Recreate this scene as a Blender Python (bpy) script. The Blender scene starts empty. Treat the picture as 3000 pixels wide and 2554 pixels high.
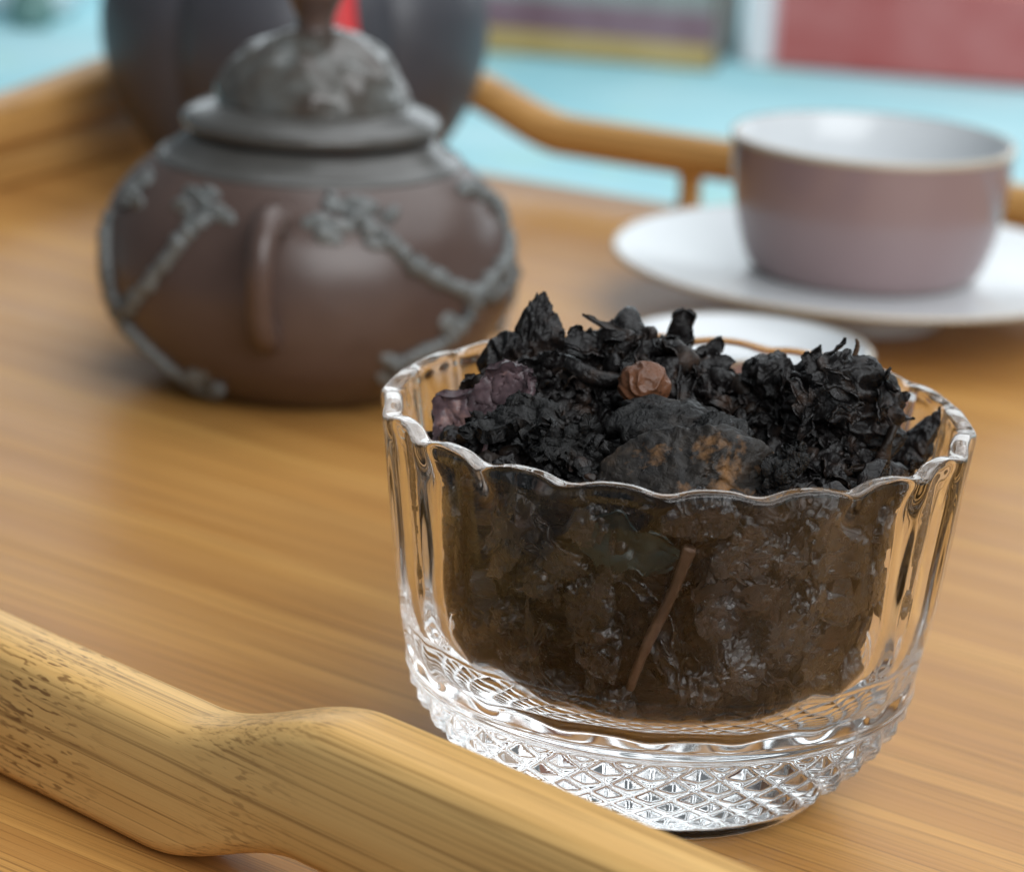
import bpy, bmesh, math, random
import numpy as np
from mathutils import Vector, Matrix, Euler, noise

R = math.radians
scene = bpy.context.scene
random.seed(7)
rng = np.random.default_rng(7)

# ------------------------------------------------------------------ camera
cam_data = bpy.data.cameras.new('camera')
cam = bpy.data.objects.new('camera', cam_data)
scene.collection.objects.link(cam)
CAM_POS = Vector((0.0, -0.40124, 0.17016))
PITCH, YAW, ROLL = 0.28852, -0.05839, R(3.0)
fwd = Vector((math.sin(YAW) * math.cos(PITCH), math.cos(YAW) * math.cos(PITCH), -math.sin(PITCH)))
rgt = fwd.cross(Vector((0, 0, 1))).normalized()
upv = rgt.cross(fwd)
r2 = rgt * math.cos(ROLL) + upv * math.sin(ROLL)
u2 = -rgt * math.sin(ROLL) + upv * math.cos(ROLL)
M = Matrix((r2, u2, -fwd)).transposed().to_4x4()
M.translation = CAM_POS
cam.matrix_world = M
cam_data.sensor_fit = 'HORIZONTAL'
cam_data.sensor_width = 36.0
cam_data.lens = 102.0
cam_data.clip_start = 0.01
cam_data.clip_end = 50.0
cam_data.dof.use_dof = True
cam_data.dof.focus_distance = 0.392
cam_data.dof.aperture_fstop = 20.0
scene.camera = cam

# ------------------------------------------------------------------ room light
world = bpy.data.worlds.new('World')
scene.world = world
world.use_nodes = True
bg = world.node_tree.nodes['Background']
bg.inputs['Color'].default_value = (0.80, 0.92, 1.0, 1)
bg.inputs['Strength'].default_value = 0.17


def area_light(name, loc, target, sx, sy, power, color):
    d = bpy.data.lights.new(name, 'AREA')
    d.shape = 'RECTANGLE'
    d.size, d.size_y = sx, sy
    d.energy = power
    d.color = color
    o = bpy.data.objects.new(name, d)
    scene.collection.objects.link(o)
    o.location = loc
    o.rotation_euler = (Vector(target) - Vector(loc)).to_track_quat('-Z', 'Y').to_euler()
    return o


area_light('ceiling_light', (0.60, 0.60, 1.65), (0.0, 0.15, 0.0), 2.3, 1.9, 29, (0.93, 0.97, 1.0))
area_light('window_light_back', (0.70, 1.90, 0.54), (0.70, 0.0, 0.12), 2.9, 0.50, 9, (0.86, 0.95, 1.0))
area_light('window_light_side', (0.62, -0.95, 0.85), (0.0, 0.05, 0.04), 1.3, 1.0, 21, (0.95, 0.98, 1.0))

vs = scene.view_settings
vs.view_transform = 'Standard'
vs.look = 'None'
vs.gamma = 1.0
vs.exposure = 0.08
vs.use_curve_mapping = False

cy = scene.cycles
cy.use_denoising = True
try:
    cy.denoiser = 'OPENIMAGEDENOISE'
    cy.denoising_prefilter = 'ACCURATE'
except Exception:
    pass
cy.max_bounces = 20
cy.transmission_bounces = 18
cy.glossy_bounces = 8
cy.diffuse_bounces = 4
cy.caustics_refractive = True
cy.caustics_reflective = True
cy.blur_glossy = 0.25
cy.sample_clamp_indirect = 6.0

# ------------------------------------------------------------------ helpers
MM = 0.001


def mesh(name, verts, faces, smooth=True):
    me = bpy.data.meshes.new(name)
    v = np.asarray(verts, dtype=float) * MM
    me.from_pydata([tuple(p) for p in v], [], faces)
    if smooth:
        me.polygons.foreach_set('use_smooth', [True] * len(me.polygons))
    me.update()
    return me


def obj(name, me, mat=None, parent=None):
    o = bpy.data.objects.new(name, me)
    scene.collection.objects.link(o)
    if mat is not None and me is not None:
        if len(me.materials) == 0:
            me.materials.append(mat)
    if parent is not None:
        o.parent = parent
    return o


def tag(o, label, cat=None, group=None, kind=None):
    if label:
        o['label'] = label
    if cat:
        o['category'] = cat
    if group:
        o['group'] = group
    if kind:
        o['kind'] = kind
    return o


def empty(name, loc_mm, rz=0.0):
    o = bpy.data.objects.new(name, None)
    scene.collection.objects.link(o)
    o.empty_display_size = 0.01
    o.location = Vector(loc_mm) * MM
    o.rotation_euler = (0, 0, rz)
    return o


def catmull(pts, n):
    """n samples per span through the control points"""
    P = np.array(pts, float)
    P = np.vstack([2 * P[0] - P[1], P, 2 * P[-1] - P[-2]])
    out = []
    for i in range(1, len(P) - 2):
        p0, p1, p2, p3 = P[i - 1:i + 3]
        for t in np.linspace(0, 1, n, endpoint=False):
            out.append(0.5 * ((2 * p1) + (-p0 + p2) * t + (2 * p0 - 5 * p1 + 4 * p2 - p3) * t * t
                              + (-p0 + 3 * p1 - 3 * p2 + p3) * t ** 3))
    out.append(P[-2])
    return np.array(out)


def smoothstep(a, b, x):
    t = np.clip((np.asarray(x, float) - a) / (b - a), 0, 1)
    return t * t * (3 - 2 * t)


def lathe(prof, n=96, mod=None, cap0=True, cap1=True):
    """prof: list of (r, z); azimuth 0 faces -Y; mod(az, r, z, i) -> (r, z)"""
    verts, faces = [], []
    az = np.arange(n) * 2 * math.pi / n
    for i, (r, z) in enumerate(prof):
        rr, zz = np.full(n, float(r)), np.full(n, float(z))
        if mod is not None:
            rr, zz = mod(az, rr, zz, i)
        verts.append(np.stack([rr * np.sin(az), -rr * np.cos(az), zz], 1))
    V = np.vstack(verts)
    m = len(prof)
    for i in range(m - 1):
        a, b = i * n, (i + 1) * n
        for j in range(n):
            k = (j + 1) % n
            faces.append((a + j, a + k, b + k, b + j))
    extra = []
    if cap0:
        extra.append((0, 0, V[:n, 2].mean()))
        c = len(V) + len(extra) - 1
        faces += [(c, (j + 1) % n, j) for j in range(n)]
    if cap1:
        extra.append((0, 0, V[-n:, 2].mean()))
        c = len(V) + len(extra) - 1
        o = (m - 1) * n
        faces += [(c, o + j, o + (j + 1) % n) for j in range(n)]
    if extra:
        V = np.vstack([V, np.array(extra)])
    return V, faces


def tube(path, radii, n=10, squash=1.0, jag=0.0):
    P = np.array(path, float)
    m = len(P)
    T = np.gradient(P, axis=0)
    T /= np.linalg.norm(T, axis=1)[:, None]
    ref = np.array([0.13, 0.31, 0.94])
    verts, faces = [], []
    for i in range(m):
        a = np.cross(T[i], ref)
        a /= np.linalg.norm(a)
        b = np.cross(a, T[i])
        r = radii[i] if hasattr(radii, '__len__') else radii
        for j in range(n):
            t = 2 * math.pi * j / n
            q = 1.0 + (jag * (rng.random() - 0.5) if jag else 0)
            verts.append(P[i] + r * q * (a * math.cos(t) + b * math.sin(t) * squash))
    for i in range(m - 1):
        for j in range(n):
            k = (j + 1) % n
            faces.append((i * n + j, i * n + k, (i + 1) * n + k, (i + 1) * n + j))
    verts.append(P[0]); verts.append(P[-1])
    c0, c1 = len(verts) - 2, len(verts) - 1
    for j in range(n):
        k = (j + 1) % n
        faces.append((c0, k, j))
        faces.append((c1, (m - 1) * n + j, (m - 1) * n + k))
    return np.array(verts), faces


_ico = {}


def ico(sub):
    if sub not in _ico:
        bm = bmesh.new()
        bmesh.ops.create_icosphere(bm, subdivisions=sub, radius=1.0)
        bm.verts.index_update()
        v = np.array([p.co[:] for p in bm.verts])
        f = [tuple(q.index for q in p.verts) for p in bm.faces]
        bm.free()
        _ico[sub] = (v, f)
    v, f = _ico[sub]
    return v.copy(), list(f)


def nz(P, s, off=(0, 0, 0)):
    """perlin noise at the points P (mm), scale s per mm"""
    return np.array([noise.noise((p[0] * s + off[0], p[1] * s + off[1], p[2] * s + off[2])) for p in P])


def rotm(e):
    return np.array(Euler(e, 'XYZ').to_matrix())


def box_mesh(sx, sy, sz, bev, seg=3):
    bm = bmesh.new()
    bmesh.ops.create_cube(bm, size=1.0)
    for v in bm.verts:
        v.co = Vector((v.co.x * sx, v.co.y * sy, v.co.z * sz))
    if bev:
        bmesh.ops.bevel(bm, geom=bm.edges[:], offset=bev, segments=seg, affect='EDGES', profile=0.5)
    bm.verts.index_update()
    v = np.array([p.co[:] for p in bm.verts])
    f = [tuple(q.index for q in p.verts) for p in bm.faces]
    bm.free()
    return v, f


# ------------------------------------------------------------------ materials
def new_mat(name):
    m = bpy.data.materials.new(name)
    m.use_nodes = True
    nt = m.node_tree
    return m, nt, nt.nodes['Principled BSDF']


class NB:
    """tiny node builder"""

    def __init__(s, nt):
        s.nt = nt

    def n(s, typ, **kw):
        nd = s.nt.nodes.new(typ)
        for k, v in kw.items():
            setattr(nd, k, v)
        return nd

    def link(s, a, b):
        s.nt.links.new(a, b)

    def coord(s, scale, kind='Object', loc=(0, 0, 0)):
        tc = s.n('ShaderNodeTexCoord')
        mp = s.n('ShaderNodeMapping')
        mp.inputs['Scale'].default_value = scale if hasattr(scale, '__len__') else (scale,) * 3
        mp.inputs['Location'].default_value = loc
        s.link(tc.outputs[kind], mp.inputs['Vector'])
        return mp.outputs['Vector']

    def noise(s, vec, scale=1.0, detail=3.0, rough=0.55, dist=0.0):
        t = s.n('ShaderNodeTexNoise')
        t.inputs['Scale'].default_value = scale
        t.inputs['Detail'].default_value = detail
        t.inputs['Roughness'].default_value = rough
        t.inputs['Distortion'].default_value = dist
        s.link(vec, t.inputs['Vector'])
        return t.outputs['Fac']

    def ramp(s, fac, stops):
        r = s.n('ShaderNodeValToRGB')
        el = r.color_ramp.elements
        while len(el) < len(stops):
            el.new(0.5)
        for e, (p, c) in zip(el, stops):
            e.position = p
            e.color = (*c, 1) if len(c) == 3 else c
        s.link(fac, r.inputs['Fac'])
        return r.outputs['Color']

    def mix(s, fac, a, b, blend='MIX'):
        m = s.n('ShaderNodeMix', data_type='RGBA', blend_type=blend)
        for sock, v in ((m.inputs[0], fac), (m.inputs[6], a), (m.inputs[7], b)):
            if isinstance(v, (int, float)):
                sock.default_value = v
            elif isinstance(v, tuple):
                sock.default_value = (*v, 1)
            else:
                s.link(v, sock)
        return m.outputs[2]

    def math(s, op, a, b=None, c=None):
        m = s.n('ShaderNodeMath', operation=op)
        for i, v in enumerate((a, b, c)):
            if v is None:
                continue
            if isinstance(v, (int, float)):
                m.inputs[i].default_value = v
            else:
                s.link(v, m.inputs[i])
        return m.outputs[0]

    def bump(s, height, strength, dist, normal=None):
        b = s.n('ShaderNodeBump')
        b.inputs['Strength'].default_value = strength
        b.inputs['Distance'].default_value = dist
        s.link(height, b.inputs['Height'])
        if normal is not None:
            s.link(normal, b.inputs['Normal'])
        return b.outputs['Normal']


def bamboo(name, light, dark, brown, node_at=None, rough=0.36, fine=1.0, stain=0.0, strip=0.0):
    """bamboo with its fibres along local X"""
    m, nt, P = new_mat(name)
    b = NB(nt)
    fib = b.noise(b.coord((10, 520 * fine, 520 * fine)), 1.0, 3.0, 0.6)
    med = b.noise(b.coord((6, 120, 120)), 1.0, 2.5, 0.55)
    big = b.noise(b.coord((3.2, 26, 26)), 1.0, 2.0, 0.5)
    col = b.ramp(med, [(0.30, dark), (0.62, light)])
    col = b.mix(b.math('MULTIPLY', b.ramp(big, [(0.38, (0, 0, 0)), (0.70, (1, 1, 1))]), 0.5 + stain), col, brown)
    # thin dark vessel lines
    lines = b.ramp(fib, [(0.36, (1, 1, 1)), (0.47, (0, 0, 0))])
    col = b.mix(b.math('MULTIPLY', lines, 0.62), col, tuple(c * 0.42 for c in brown))
    # long fine streaks, paler
    f3 = b.noise(b.coord((22, 3400, 3400), loc=(7, 3, 1)), 1.0, 1.0, 0.5)
    col = b.mix(b.math('MULTIPLY', b.ramp(f3, [(0.30, (1, 1, 1)), (0.40, (0, 0, 0))]), 0.45), col, tuple(c * 0.4 for c in brown))
    st = b.noise(b.coord((5, 900, 900), loc=(3, 1, 2)), 1.0, 2.0, 0.5)
    col = b.mix(b.math('MULTIPLY', b.ramp(st, [(0.55, (0, 0, 0)), (0.72, (1, 1, 1))]), 0.35), col,
                tuple(min(1, c * 1.25) for c in light))
    if strip:
        # glued strips side by side: every strip has its own tone
        tc = b.n('ShaderNodeTexCoord')
        sp = b.n('ShaderNodeSeparateXYZ')
        b.link(tc.outputs['Object'], sp.inputs[0])
        fl = b.math('FLOOR', b.math('MULTIPLY', sp.outputs['Y'], 1.0 / strip))
        wn = b.n('ShaderNodeTexWhiteNoise', noise_dimensions='1D')
        b.link(fl, wn.inputs['W'])
        col = b.mix(b.math('MULTIPLY', wn.outputs['Value'], 0.46), col, brown)
        fr = b.math('FRACT', b.math('MULTIPLY', sp.outputs['Y'], 1.0 / strip))
        col = b.mix(b.math('MULTIPLY', b.math('LESS_THAN', fr, 0.035), 0.42), col, tuple(c * 0.45 for c in brown))
    hgt = fib
    if node_at is not None:
        # dashes of the cut vascular bundles, dense round the culm nodes
        dv = b.noise(b.coord((330, 1750, 1750)), 1.0, 1.0, 0.4, 0.3)
        dash = b.ramp(dv, [(0.57, (0, 0, 0)), (0.66, (1, 1, 1))])
        tc = b.n('ShaderNodeTexCoord')
        sp = b.n('ShaderNodeSeparateXYZ')
        b.link(tc.outputs['Object'], sp.inputs[0])
        mask = None
        for x0, wd, am in node_at:
            d = b.math('DIVIDE', b.math('ABSOLUTE', b.math('SUBTRACT', sp.outputs['X'], x0)), wd)
            g = b.math('MULTIPLY', b.math('SUBTRACT', 1.0, b.math('MINIMUM', d, 1.0)), am)
            mask = g if mask is None else b.math('MAXIMUM', mask, g)
        f = b.math('MULTIPLY', dash, b.math('MINIMUM', b.math('MULTIPLY', mask, 1.6), 0.85))
        col = b.mix(f, col, (0.17, 0.075, 0.022))
    b.link(col, P.inputs['Base Color'])
    rg = b.math('MULTIPLY_ADD', med, 0.18, rough - 0.09)
    b.link(rg, P.inputs['Roughness'])
    P.inputs['Specular IOR Level'].default_value = 0.33
    b.link(b.bump(hgt, 0.16, 0.0004), P.inputs['Normal'])
    return m


def tea_mat(name, c0, c1, c2, rough=0.5, bump_d=0.00035, s=900, patch=None, spec=0.27):
    m, nt, P = new_mat(name)
    b = NB(nt)
    n1 = b.noise(b.coord(220), 1.0, 4.0, 0.6)
    col = b.ramp(n1, [(0.30, c0), (0.55, c1), (0.74, c2)])
    if patch:
        pc, p0, p1, sc = patch
        n2 = b.noise(b.coord(sc, loc=(0.3, 0.1, 0.7)), 1.0, 4.0, 0.65)
        col = b.mix(b.ramp(n2, [(p0, (0, 0, 0)), (p1, (1, 1, 1))]), col, pc)
    b.link(col, P.inputs['Base Color'])
    f1 = b.noise(b.coord(s), 1.0, 4.0, 0.65, 0.6)
    f2 = b.noise(b.coord(s * 0.35, loc=(1, 2, 3)), 1.0, 3.0, 0.6, 1.2)
    h = b.math('ADD', b.math('MULTIPLY', f1, 0.6), f2)
    b.link(b.bump(h, 0.85, bump_d), P.inputs['Normal'])
    rr = b.ramp(f2, [(0.3, (rough - 0.14,) * 3), (0.7, (rough + 0.14,) * 3)])
    b.link(rr, P.inputs['Roughness'])
    P.inputs['Specular IOR Level'].default_value = spec
    return m


def clay(name, col, col2, rough, bump_s=0.12, scale=260, coat=0.0):
    m, nt, P = new_mat(name)
    b = NB(nt)
    n1 = b.noise(b.coord(scale * 0.25), 1.0, 3.0)
    b.link(b.ramp(n1, [(0.3, col), (0.7, col2)]), P.inputs['Base Color'])
    n2 = b.noise(b.coord(scale), 1.0, 4.0)
    b.link(b.bump(n2, bump_s, 0.0006), P.inputs['Normal'])
    P.inputs['Roughness'].default_value = rough
    P.inputs['Coat Weight'].default_value = coat
    P.inputs['Coat Roughness'].default_value = 0.2
    return m


MAT = {}
MAT['floor'] = bamboo('bamboo_board', (0.60, 0.315, 0.088), (0.50, 0.238, 0.060), (0.34, 0.148, 0.038),
                      rough=0.42, fine=2.4, stain=0.1, strip=0.0065)
MAT['rail'] = bamboo('bamboo_rail', (0.78, 0.495, 0.185), (0.65, 0.37, 0.120), (0.52, 0.255, 0.072),
                     node_at=[(0.008, 0.017, 0.66), (0.052, 0.014, 0.28)], rough=0.42, fine=2.2)
MAT['rail_far'] = bamboo('bamboo_rail_plain', (0.60, 0.34, 0.115), (0.48, 0.25, 0.072), (0.38, 0.17, 0.045), rough=0.42)

# glass
m, nt, P = new_mat('pressed_glass')
P.inputs['Base Color'].default_value = (1, 1, 1, 1)
P.inputs['Roughness'].default_value = 0.0
P.inputs['IOR'].default_value = 1.32
P.inputs['Transmission Weight'].default_value = 1.0
MAT['glass'] = m

MAT['tea'] = tea_mat('dark_tea', (0.0040, 0.0034, 0.0034), (0.0105, 0.0085, 0.0082), (0.038, 0.022, 0.015), 0.33, 0.0006)
MAT['tea_brown'] = tea_mat('brown_tea', (0.006, 0.004, 0.0034), (0.016, 0.0100, 0.0070), (0.046, 0.024, 0.015), 0.44)
MAT['tea_wall'] = tea_mat('wet_tea', (0.005, 0.0047, 0.0049), (0.016, 0.0146, 0.0150), (0.055, 0.043, 0.039), 0.28, 0.0006, spec=0.5)  # tea at the glass, colour lifted and cooled to stand for its highlights
MAT['peel'] = tea_mat('dried_peel', (0.0042, 0.0040, 0.0040), (0.0085, 0.0076, 0.0072), (0.022, 0.0150, 0.0110), 0.38, 0.0005, 2100)
MAT['peel_ochre'] = tea_mat('dried_peel_ochre', (0.008, 0.007, 0.007), (0.019, 0.015, 0.012), (0.045, 0.028, 0.017), 0.55,
                            0.0004, 1100, patch=((0.23, 0.115, 0.045), 0.50, 0.66, 130))
MAT['mauve'] = tea_mat('peel_pith', (0.018, 0.013, 0.016), (0.11, 0.070, 0.076), (0.38, 0.215, 0.18), 0.32, 0.0003, 500)
MAT['seed'] = tea_mat('brown_seed', (0.085, 0.034, 0.017), (0.125, 0.051, 0.025), (0.075, 0.033, 0.018), 0.40, 0.0003, 420,
                      patch=((0.018, 0.012, 0.010), 0.60, 0.66, 260))
MAT['twig'] = tea_mat('tea_twig', (0.034, 0.018, 0.010), (0.072, 0.040, 0.023), (0.12, 0.072, 0.045), 0.55, 0.0003, 900)
MAT['teal_leaf'] = tea_mat('teal_leaf', (0.004, 0.010, 0.010), (0.007, 0.018, 0.018), (0.010, 0.024, 0.022), 0.36, 0.0002, 700)  # teal colour stands for the cloth's reflection in the front glass

MAT['teapot'] = clay('brown_clay', (0.070, 0.043, 0.035), (0.088, 0.056, 0.046), 0.32, 0.05)
MAT['slip'] = clay('grey_slip', (0.095, 0.098, 0.094), (0.145, 0.155, 0.152), 0.38, 0.35, 420)
MAT['collar'] = clay('grey_collar', (0.060, 0.056, 0.050), (0.085, 0.082, 0.077), 0.24, 0.06)
# lid: brown clay under a worn grey slip
m, nt, P = new_mat('lid_slip')
b = NB(nt)
n1 = b.noise(b.coord(95), 1.0, 4.0, 0.6, 0.5)
b.link(b.ramp(n1, [(0.38, (0.055, 0.042, 0.034)), (0.52, (0.080, 0.075, 0.066)), (0.72, (0.130, 0.138, 0.134))]), P.inputs['Base Color'])
b.link(b.bump(b.noise(b.coord(150), 1.0, 2.0), 0.22, 0.0012), P.inputs['Normal'])
P.inputs['Roughness'].default_value = 0.20
MAT['lid'] = m
MAT['jar'] = clay('dark_clay', (0.042, 0.042, 0.050), (0.058, 0.058, 0.070), 0.44, 0.6, 110)
MAT['red'] = clay('red_ribbon', (0.55, 0.016, 0.020), (0.62, 0.025, 0.028), 0.5, 0.05)


def glaze(name, col, rough=0.26, coat=0.15):
    m, nt, P = new_mat(name)
    b = NB(nt)
    n1 = b.noise(b.coord(60), 1.0, 2.0)
    b.link(b.ramp(n1, [(0.3, tuple(c * 0.965 for c in col)), (0.7, col)]), P.inputs['Base Color'])
    P.inputs['Roughness'].default_value = rough
    P.inputs['Coat Weight'].default_value = coat
    P.inputs['Coat Roughness'].default_value = 0.05
    return m


MAT['white'] = glaze('white_porcelain', (0.64, 0.66, 0.675))
MAT['cup'] = glaze('mauve_glaze', (0.255, 0.178, 0.180), 0.26, 0.4)
MAT['rim'] = glaze('beige_rim', (0.42, 0.355, 0.265), 0.25, 0.3)

# cloth: pale cyan with a faint woven print
m, nt, P = new_mat('cyan_cloth')
b = NB(nt)
n1 = b.noise(b.coord((9, 14, 9)), 1.0, 3.0)
col = b.ramp(n1, [(0.32, (0.29, 0.60, 0.67)), (0.50, (0.39, 0.69, 0.75)), (0.70, (0.47, 0.73, 0.78))])
n2 = b.noise(b.coord(22, loc=(4, 2, 0)), 1.0, 2.0)
col = b.mix(b.math('MULTIPLY', b.ramp(n2, [(0.60, (0, 0, 0)), (0.70, (1, 1, 1))]), 0.45), col, (0.42, 0.70, 0.62))
b.link(col, P.inputs['Base Color'])
P.inputs['Roughness'].default_value = 0.7
b.link(b.bump(b.noise(b.coord(1400), 1.0, 2.0), 0.2, 0.0005), P.inputs['Normal'])
MAT['cloth'] = m


def card(name, c0, c1, rough=0.45, sc=30):
    m, nt, P = new_mat(name)
    b = NB(nt)
    n1 = b.noise(b.coord(sc), 1.0, 3.0)
    b.link(b.ramp(n1, [(0.35, c0), (0.68, c1)]), P.inputs['Base Color'])
    P.inputs['Roughness'].default_value = rough
    return m


MAT['card_red'] = card('red_card', (0.44, 0.090, 0.082), (0.52, 0.165, 0.155))
MAT['card_white'] = card('white_card', (0.80, 0.78, 0.80), (0.85, 0.80, 0.83))
MAT['card_pink'] = card('pink_card', (0.62, 0.38, 0.40), (0.66, 0.44, 0.45))
MAT['card_ochre'] = card('ochre_card', (0.48, 0.32, 0.110), (0.58, 0.41, 0.180))
MAT['card_purple'] = card('purple_card', (0.17, 0.075, 0.095), (0.29, 0.18, 0.215))
MAT['card_grey'] = card('greygreen_card', (0.24, 0.23, 0.22), (0.36, 0.37, 0.35))
MAT['card_taupe'] = card('taupe_card', (0.15, 0.125, 0.10), (0.20, 0.17, 0.14))
MAT['pale'] = card('pale_plastic', (0.44, 0.56, 0.60), (0.72, 0.80, 0.82), 0.35, 25)
MAT['green'] = card('grey_green', (0.10, 0.21, 0.19), (0.16, 0.27, 0.25))
MAT['rosy'] = card('rosy_grey', (0.26, 0.19, 0.19), (0.34, 0.25, 0.25))
MAT['yellow'] = card('yellow_card', (0.50, 0.40, 0.16), (0.58, 0.48, 0.22))

# ------------------------------------------------------------------ the table
CLOTH_Z = -30.0
near_n = np.array([-0.634, -0.773])      # the tray's near side, pointing out
near_d = np.array([0.773, -0.634])
near_p = np.array([-93.0, -21.0]) + near_n * 22.0
nx, ny = 90, 90
V, Fc = [], []
for b_ in np.linspace(-12, 1750, ny):          # the table's edge runs along the tray
    for a_ in np.linspace(-1700, 900, nx):
        p = near_p + near_d * a_ - near_n * b_
        drop = 2.5 * float(1 - smoothstep(-12, 0, b_))
        V.append((p[0], p[1], CLOTH_Z + 0.7 * noise.noise((p[0] * 0.012, p[1] * 0.012, 3.1)) - drop))
for j in range(ny - 1):
    for i in range(nx - 1):
        a = j * nx + i
        Fc.append((a, a + 1, a + nx + 1, a + nx))
cloth = obj('tablecloth', mesh('tablecloth', V, Fc), MAT['cloth'])
tag(cloth, 'pale cyan tablecloth under the bamboo tray', 'tablecloth', kind='structure')

# ------------------------------------------------------------------ bamboo tray
GRAIN = R(-33.0)
tray = empty('bamboo_tray', (0, 0, CLOTH_Z + 1.2), 0)
tag(tray, 'honey bamboo tea tray with raised wavy handle rails under the teapot and bowl', 'tray')
TZ = -(CLOTH_Z + 1.2)      # z offset: world z=0 (top of the board) in tray space

# board outline in world mm (top face at z=0)
far_a, far_b = np.array([-178.0, 500.0]), np.array([400.0, 218.0])
outline = [tuple(near_p - near_d * 150), tuple(near_p + near_d * 330), (420, 160), tuple(far_b), tuple(far_a), (-330, 150)]
ca, sa = math.cos(-GRAIN), math.sin(-GRAIN)


def to_local(p):
    return (p[0] * ca - p[1] * sa, p[0] * sa + p[1] * ca)


bm = bmesh.new()
top = [bm.verts.new((*(Vector(to_local(p)) * MM), 0.0)) for p in outline]
f = bm.faces.new(top)
if f.normal.z < 0:
    f.normal_flip()
ext = bmesh.ops.extrude_face_region(bm, geom=[f])
for v in [g for g in ext['geom'] if isinstance(g, bmesh.types.BMVert)]:
    v.co.z -= 0.014
bmesh.ops.recalc_face_normals(bm, faces=bm.faces)
edges = [e for e in bm.edges if abs(e.verts[0].co.z - e.verts[1].co.z) < 1e-6]
bmesh.ops.bevel(bm, geom=edges, offset=0.0018, segments=3, affect='EDGES', profile=0.5)
me = bpy.data.meshes.new('base_board')
bm.to_mesh(me)
bm.free()
board = obj('base_board', me, MAT['floor'], tray)
board.rotation_euler = (0, 0, GRAIN)
board.location = (0, 0, TZ * MM)

# short feet so that the board stands on the cloth
for k, (fx, fy) in enumerate([(-70, 40), (110, -120), (300, 200), (-140, 430)]):
    v, fcs = box_mesh(26, 26, 15.2, 1.5)
    o = obj('foot', mesh('foot', v, fcs), MAT['rail_far'], tray)
    o.location = Vector((fx, fy, TZ - 14 - 7.4)) * MM


def rail_mesh(length, zb, zt, width, step=1.0, rad=4.2, wob=None):
    """bar along +X; zb(s), zt(s) its underside and top, rounded section"""
    n = int(length / step) + 1
    s = np.linspace(0, length, n)
    per = 28
    verts, faces = [], []
    for i, x in enumerate(s):
        b0, t0 = float(zb(x)), float(zt(x))
        h2, w2 = (t0 - b0) / 2, width / 2 * (wob(x) if wob else 1)
        r = min(rad, h2 * 0.95, w2 * 0.95)
        for j in range(per):
            a = 2 * math.pi * j / per
            c, sn = math.cos(a), math.sin(a)
            y = math.copysign(w2 - r, c) * (1 if abs(c) > 1e-6 else 0) + r * c
            z = math.copysign(h2 - r, sn) * (1 if abs(sn) > 1e-6 else 0) + r * sn
            verts.append((x, y, (t0 + b0) / 2 + z))
    for i in range(n - 1):
        for j in range(per):
            k = (j + 1) % per
            faces.append((i * per + j, (i + 1) * per + j, (i + 1) * per + k, i * per + k))
    faces.append(tuple(range(per)))
    faces.append(tuple(reversed([(n - 1) * per + j for j in range(per)])))
    return verts, faces


# near rail: solid on the left, rising into the raised handle
S0 = 70.0     # starts 70 mm before the frame's edge
zt = lambda s: 20.6 + 9.0 * smoothstep(S0 + 35, S0 + 68, s) - 9.0 * smoothstep(S0 + 150, S0 + 168, s)
zb = lambda s: 0.15 + 8.6 * smoothstep(S0 + 31, S0 + 62, s) - 8.6 * smoothstep(S0 + 152, S0 + 172, s)
v, fcs = rail_mesh(390, zb, zt, 13.0, 1.0, 3.8)
rail = obj('handle_rail', mesh('handle_rail', v, fcs), MAT['rail'], tray)
p0 = np.array([-93.0, -21.0]) - near_n * 5.6 - near_d * S0
rail.location = Vector((p0[0], p0[1], TZ)) * MM
rail.rotation_euler = (0, 0, math.atan2(near_d[1], near_d[0]))
rail['label'] = 'near handle rail with dark fibre dashes at its nodes'
# object space of the texture: shift nodes by the start offset
for nd in MAT['rail'].node_tree.nodes:
    if nd.type == 'MATH' and nd.operation == 'SUBTRACT' and nd.inputs[0].is_linked and not nd.inputs[1].is_linked:
        nd.inputs[1].default_value += S0 * MM

# far rail: thin bar on posts, with its raised wave
fd = (far_b - far_a) / np.linalg.norm(far_b - far_a)
fn = np.array([fd[1], -fd[0]])     # towards the camera
s_post = float(np.dot(np.array([2.0, 412.0]) - far_a, fd))
s_h = float(np.dot(np.array([-44.0, 432.0]) - far_a, fd))
zt = lambda s: 20.6 + 9.6 * (1 - smoothstep(s_h - 27, s_h + 12, s)) - 9.6 * (1 - smoothstep(s_h - 130, s_h - 102, s))
zb = lambda s: 12.0 + 10.6 * (1 - smoothstep(s_h - 29, s_h + 9, s)) - 10.6 * (1 - smoothstep(s_h - 130, s_h - 102, s))
v, fcs = rail_mesh(420, lambda s: zb(s) - 2.0, lambda s: zt(s) + 1.0, 12.0, 1.5, 5.2)
o = obj('handle_rail', mesh('handle_rail', v, fcs), MAT['rail_far'], tray)
p0 = far_a + fn * 6.0
o.location = Vector((p0[0], p0[1], TZ)) * MM
o.rotation_euler = (0, 0, math.atan2(fd[1], fd[0]))
for sp_ in (4.0, s_post, s_post + 190):
    # flared post
    prof = catmull([(4.6, 0.05), (3.5, 2.0), (3.2, 6.0), (3.6, 9.5), (5.4, 13.5)], 5)
    v, fcs = lathe(prof, 24)
    o = obj('post', mesh('post', v, fcs), MAT['rail_far'], tray)
    q = far_a + fn * 6.0 + fd * sp_
    o.location = Vector((q[0], q[1], TZ)) * MM
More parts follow.
